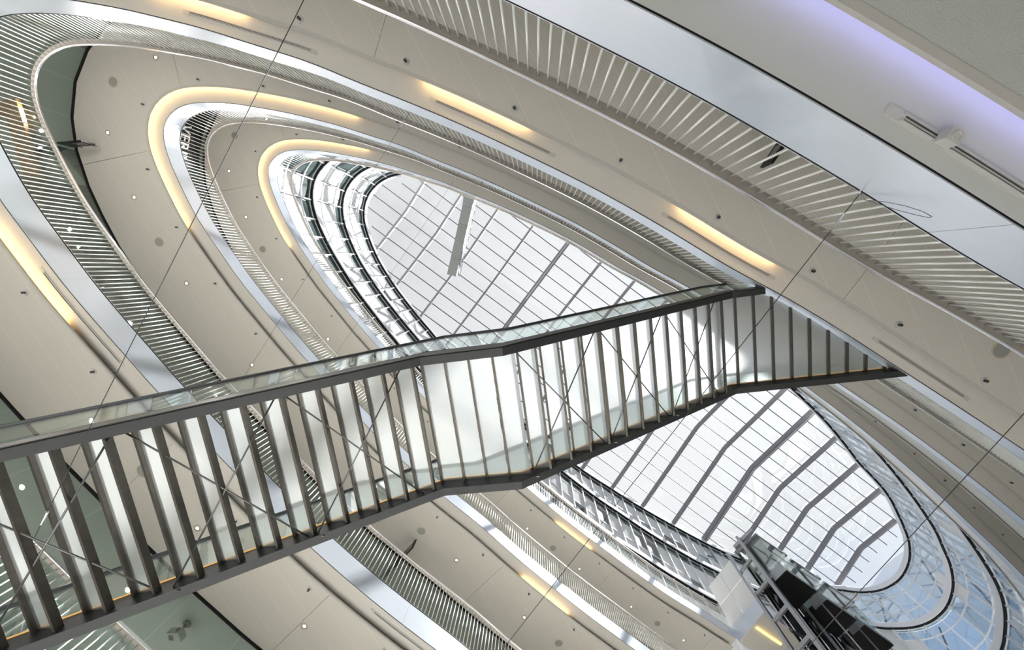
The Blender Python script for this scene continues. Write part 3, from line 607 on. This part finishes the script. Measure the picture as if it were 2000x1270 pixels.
for i in range(2):
    for r in range(2):
        a = c0+dd*(LW*i/2+.01); b = c0+dd*(LW*(i+1)/2-.01); z0 = h+.5+r*1.15+CAM; n = np.array([-dd[1], dd[0]])*.008; m = MB()
        m.hexa([(*(a-n), z0), (*(b-n), z0), (*(b+n), z0), (*(a+n), z0)], [(*(a-n), z0+1.13), (*(b-n), z0+1.13), (*(b+n), z0+1.13), (*(a+n), z0+1.13)]); m.build('screen_pane', 'white_glass', e)
m = MB(); m.beam((10.11, 16.04, h-.19+CAM), (11.24, 16.82, h-.19+CAM), .10, .06); lo = m.build('strip_lamp', 'yellow'); tag(lo, 'yellow glowing strip lamp under the lift lobby', 'strip lamp')
tw = empty('lift_tower', (10.4, 14.4, 0)); tag(tw, 'grey steel lift frame with ladder like cross members', 'lift frame')
colA, colB = np.array([10.66, 13.9]), np.array([10.18, 14.8])
def column(p, top, w, mat, name='column'):
    m = MB(); a = LU*w/2; b = LN*w*.35; m.hexa([(*(p-a-b), 0), (*(p+a-b), 0), (*(p+a+b), 0), (*(p-a+b), 0)], [(*(p-a-b), top+CAM), (*(p+a-b), top+CAM), (*(p+a+b), top+CAM), (*(p-a+b), top+CAM)]); return m.build(name, mat, tw)
column(colA, 17.5, .22, 'grey_metal'); column(colB, 17.4, .18, 'grey_metal')
p0 = np.array([11.35, 13.39])
for k in (1, 2, 3):
    for dp, w in ((.95, .13), (.25, .07)): column(p0+LU*(2.2*k-.23)-LN*dp, 17.3, w, 'grey_metal')
for z in np.arange(1.2, 17.4, 1.25):
    m = MB(); m.beam((*colA, z+CAM), (*colB, z+CAM), .10, .14); m.build('rung', 'grey_metal', tw)
for k in range(4):
    a = p0+LU*(2.2*k-.2)-LN*1.3; m = MB(); m.beam((*(a), 17.3+CAM), (*(a+LN*1.3), 17.3+CAM), .12, .18); m.build('head_beam', 'grey_metal', tw)
for z in (6.0, 9.5, 13.0):
    m = MB(); m.beam((*(p0-LU*.3-LN*1.35), z+CAM), (*(p0+LU*6.6-LN*1.35), z+CAM), .10, .14); m.build('cross_beam', 'dark_metal', tw)
for k in range(3):                                        # dark glass back of each shaft
    a = p0+LU*(2.2*k-.1)-LN*1.42; b = a+LU*2.0; m = MB(); n = LN*.02
    m.hexa([(*a, 0), (*b, 0), (*(b+n), 0), (*(a+n), 0)], [(*a, 17.2+CAM), (*b, 17.2+CAM), (*(b+n), 17.2+CAM), (*(a+n), 17.2+CAM)]); m.build('shaft_back', 'sign_black', tw)
    a = p0+LU*(2.2*k-.02)-LN*1.36
    for t in (.1, 1.7): m = MB(); m.beam((*(a+LU*t), CAM-1), (*(a+LU*t), 17.2+CAM), .05, .05, (1, 0, 0)); m.build('guide_rail', 'steel', tw)
for k in range(3):
    c = p0+LU*2.2*k; zb = 14.95+CAM+(0, -.1, -.05)[k]
    e = empty('lift_car', (c[0], c[1], zb)); tag(e, ['black bottomed glass lift car next to the ladder frame', 'black bottomed glass lift car between the two other cars', 'black bottomed glass lift car farthest from the ladder frame'][k], 'lift car', 'lift cars in a row')
    def rect(u0, u1, d0_, d1_, z): return [(*(c+LU*u0-LN*d0_), z), (*(c+LU*u1-LN*d0_), z), (*(c+LU*u1-LN*d1_), z), (*(c+LU*u0-LN*d1_), z)]
    m = MB(); m.hexa(rect(.02, 1.74, 0, 1.25, zb), rect(.02, 1.74, 0, 1.25, zb+.22)); m.build('underside', 'sign_black', e)
    m = MB(); m.hexa(rect(-.012, .02, 0, .72, zb), rect(-.012, .02, 0, .72, zb+.42)); m.build('sling', 'grey_metal', e)
    m = MB(); m.hexa(rect(.04, 1.72, .02, .05, zb+.22), rect(.04, 1.72, .02, .05, zb+2.2)); m.build('glass_front', 'clear_glass', e)
    m = MB(); m.hexa(rect(.02, .05, .05, 1.2, zb+.22), rect(.02, .05, .05, 1.2, zb+2.2)); m.build('glass_side', 'clear_glass', e)
    m = MB(); m.hexa(rect(.0, 1.74, 0, 1.25, zb+2.2), rect(.0, 1.74, 0, 1.25, zb+2.3)); m.build('car_roof', 'grey_metal', e)
    m = MB(); m.hexa(rect(.3, 1.4, 1.1, 1.2, zb+.22), rect(.3, 1.4, 1.1, 1.2, zb+2.15)); m.build('car_door', 'grey_metal', e)
    m = MB(); m.beam((*(c+LU*.5-LN*.06), zb+1.1), (*(c+LU*1.5-LN*.06), zb+1.1), .03, .03); m.build('grab_rail', 'steel', e)

# ------------------------------------------------------------------ steel cables with ring bolts
def cable(a, b, label, r=.003, rings=(True, True)):
    e = empty('cable', a); tag(e, label, 'cable')
    m = MB(); m.tube(a, b, r, n=6); m.build('wire', 'wire', e)
    A, B = Vector(a), Vector(b); d = (B-A).normalized()
    for p, sg, on in ((A, 1, rings[0]), (B, -1, rings[1])):
        if not on: continue
        m = MB(); x = d*sg; y = x.orthogonal().normalized(); cc = p-x*.03; pts = [cc+.03*(math.cos(t)*x+math.sin(t)*y) for t in np.linspace(0, 2*math.pi, 15)]
        for u, v_ in zip(pts[:-1], pts[1:]): m.tube(u, v_, .006, n=6, cap=False)
        m.build('ring_bolt', 'steel', e, True)
        m = MB(); m.tube(p+x*.16, p+x*.30, .010, n=6); m.build('turnbuckle', 'steel', e)
cable((-1.42, -2.43, 2.9+CAM), (-4.40, 2.36, 2.545+CAM), 'thin steel cable from the broad fascia down to the stair bracing')
def across(a, b, h, label): cable((*a, h+CAM), (*b, h+CAM), label, rings=(True, True))
across((2.352, -.532), (-2.77, 7.54), 2.9, 'thin steel cable from the broad fascia, passing below the stair')
across((4.175, .466), (-.913, 9.16), 2.9, 'thin steel cable from the broad fascia, crossing before the lifts')
across((-2.335, -2.80), (-6.86, 3.24), 6.92, 'thin steel cable strung across the void at the second fascia')
across((-2.30, -2.79), (-6.865, 3.24), 11.06, 'thin steel cable strung across the void at the third fascia')
# loose loop of wire at the ring bolt
m = MB(); A = V.at(np.array([22.83]), np.array([-.02]))[0]
tn = np.array([.866, .5]); nn = V.nor(22.83)
pts = [Vector((*(A+tn*x-nn*y), 2.895+CAM-z)) for x, y, z in ((0, .01, 0), (.06, .03, .08), (.13, .05, .16), (.20, .06, .235), (.245, .065, .29), (.25, .055, .295), (.21, .03, .25), (.14, .015, .18), (.07, .01, .10), (.02, .012, .02))]
for u, v_ in zip(pts[:-1], pts[1:]): m.tube(u, v_, .0022, n=6, cap=False)
tag(m.build('wire_loop', 'rod', None, True), 'loose loop of thin wire at the ring bolt on the broad fascia', 'wire')

# ------------------------------------------------------------------ signs, bulkhead, projector
def blade(s, o0, o1, z0, z1, label, txt):
    a = V.at(np.array([s]), np.array([o0]))[0]; b = V.at(np.array([s]), np.array([o1]))[0]; d = (b-a)/np.linalg.norm(b-a); n = np.array([-d[1], d[0]])
    e = empty('blade_sign', (a[0], a[1], z0+CAM)); tag(e, label, 'sign', 'black blade signs under the soffits')
    m = MB(); m.hexa([(*(a-n*.02), z0+CAM), (*(b-n*.02), z0+CAM), (*(b+n*.02), z0+CAM), (*(a+n*.02), z0+CAM)], [(*(a-n*.02), z1+CAM), (*(b-n*.02), z1+CAM), (*(b+n*.02), z1+CAM), (*(a+n*.02), z1+CAM)]); m.build('board', 'sign_black', e)
    L_ = np.linalg.norm(b-a)
    for k in range(3):
        for sg in (-1, 1):
            m = MB(); x0 = a+d*(.10*L_+.02*k)+n*sg*.0215; x1 = x0+d*(.45-.09*k)*L_; z = z0+(z1-z0)*(.3+.2*k)+CAM; m.beam((*x0, z), (*x1, z), .002, .02); m.build('print_line', 'sign_white', e)
    for f_ in (.2, .8):
        m = MB(); p = a+d*L_*f_; m.tube((*p, z1+CAM), (*p, z1+.16+CAM), .008, n=6); m.build('hanger', 'dark_metal', e)
blade(37.58, 1.86, 2.61, 9.93, 10.26, 'black blade sign beside the faceted glass, near the wooden bulkhead', 1)
blade(51.6, 1.62, 2.61, 9.9, 10.25, 'black blade sign by the glass fronts below the stair landing', 1)
blade(22.43, 1.42, 2.2, 5.85, 6.12, 'black blade sign behind the steel bars of the lowest railing', 1)
e = empty('wooden_bulkhead', (-15.0, -3.5, 9.6+CAM)); tag(e, 'orange wooden bulkhead of planks in the room behind the faceted glass', 'bulkhead')
wa, wb = np.array([-15.35, -4.75]), np.array([-14.98, -1.95]); wd = (wb-wa)/np.linalg.norm(wb-wa); wn = np.array([wd[1], -wd[0]])
for i in range(3):
    a = wa+wn*(.17*i-.05); b = wb+wn*(.17*i-.05); m = MB(); m.hexa([(*(a), 10.17+CAM), (*(b), 10.17+CAM), (*(b+wn*.16), 10.17+CAM), (*(a+wn*.16), 10.17+CAM)], [(*a, 10.27+CAM), (*b, 10.27+CAM), (*(b+wn*.16), 10.27+CAM), (*(a+wn*.16), 10.27+CAM)]); m.build('plank', 'wood', e)
for i in range(2):
    a = wa-wn*1.6-wd*(.0-.17*i); b = wa-wn*.06-wd*(.0-.17*i); m = MB(); m.hexa([(*a, 10.17+CAM), (*b, 10.17+CAM), (*(b+wd*.16), 10.17+CAM), (*(a+wd*.16), 10.17+CAM)], [(*a, 10.27+CAM), (*b, 10.27+CAM), (*(b+wd*.16), 10.27+CAM), (*(a+wd*.16), 10.27+CAM)]); m.build('plank', 'wood', e)
px, py = -7.55, 7.7; z = 6.26+CAM
e = empty('projector', (px, py, z)); tag(e, 'pale grey projector hanging from the ceiling behind the green glass', 'projector')
m = MB(); m.hexa([(px-.15, py-.10, z-.32), (px+.13, py-.13, z-.32), (px+.15, py+.10, z-.32), (px-.13, py+.13, z-.32)], [(px-.15, py-.10, z-.19), (px+.13, py-.13, z-.19), (px+.15, py+.10, z-.19), (px-.13, py+.13, z-.19)]); m.build('body', 'plastic', e)
m = MB(); m.tube((px, py, z-.19), (px, py, z), .025, n=10); m.tube((px, py, z-.03), (px, py, z-.001), .09, n=16); m.build('ceiling_mount', 'dark_metal', e)
m = MB(); m.tube((px+.06, py-.12, z-.255), (px+.065, py-.15, z-.255), .035, n=14); m.build('lens', 'dark_plastic', e)
m = MB(); m.box(px-.10, px+.0, py-.06, py+.06, z-.326, z-.32); m.build('vent_grille', 'dark_metal', e)
q = V.near((-8.1, 5.45)); a = V.at(np.array([q-.22]), np.array([2.56]))[0]; b = V.at(np.array([q+.22]), np.array([2.56]))[0]; d = (b-a)/np.linalg.norm(b-a); n = V.nor(q); z0 = 4.6+CAM
e = empty('exit_sign', (*a, z0)); tag(e, 'green emergency exit sign with a white running figure on the office glass', 'exit sign')
m = MB(); m.hexa([(*a, z0), (*b, z0), (*(b+n*.03), z0), (*(a+n*.03), z0)], [(*a, z0+.24), (*b, z0+.24), (*(b+n*.03), z0+.24), (*(a+n*.03), z0+.24)]); m.build('board', 'green', e)
m = MB(); L_ = np.linalg.norm(b-a)
def P3(x, z): p = a+d*x*L_-n*.004; return (p[0], p[1], z0+z)
m.tube(P3(.34, .19), P3(.36, .19), .02, n=8); m.beam(P3(.34, .165), P3(.30, .10), .004, .035); m.beam(P3(.31, .10), P3(.38, .065), .004, .022); m.beam(P3(.38, .065), P3(.36, .03), .004, .02); m.beam(P3(.30, .10), P3(.25, .06), .004, .02); m.beam(P3(.25, .06), P3(.18, .06), .004, .02)
m.beam(P3(.34, .155), P3(.42, .125), .004, .018); m.beam(P3(.33, .15), P3(.25, .125), .004, .018); m.beam(P3(.62, .03), P3(.62, .21), .004, .02); m.beam(P3(.62, .20), P3(.84, .20), .004, .02); m.beam(P3(.84, .21), P3(.84, .03), .004, .02); m.build('pictogram', 'sign_white', e)
for x, y in ((-14.0, -1.5), (-13.8, -.88), (-13.6, -.5), (-11.55, 2.98), (-10.9, 3.65)):
    z = 10.405+CAM; e = empty('spotlight', (x, y, z)); tag(e, 'small dark spotlight hanging from the room ceiling behind the faceted green glass', 'spotlight', 'dark room spotlights')
    m = MB(); m.tube((x, y, z), (x, y, z-.22), .012, n=8); m.tube((x, y, z), (x, y, z-.02), .05, n=14); m.build('stem', 'dark_metal', e)
    m = MB(); m.tube((x-.02, y+.02, z-.18), (x+.10, y-.10, z-.34), .06, .075, n=16); m.build('head', 'dark_plastic', e)
    m = MB(); m.tube((x+.10, y-.10, z-.34), (x+.105, y-.105, z-.347), .06, n=16); m.build('lens', 'plastic', e)
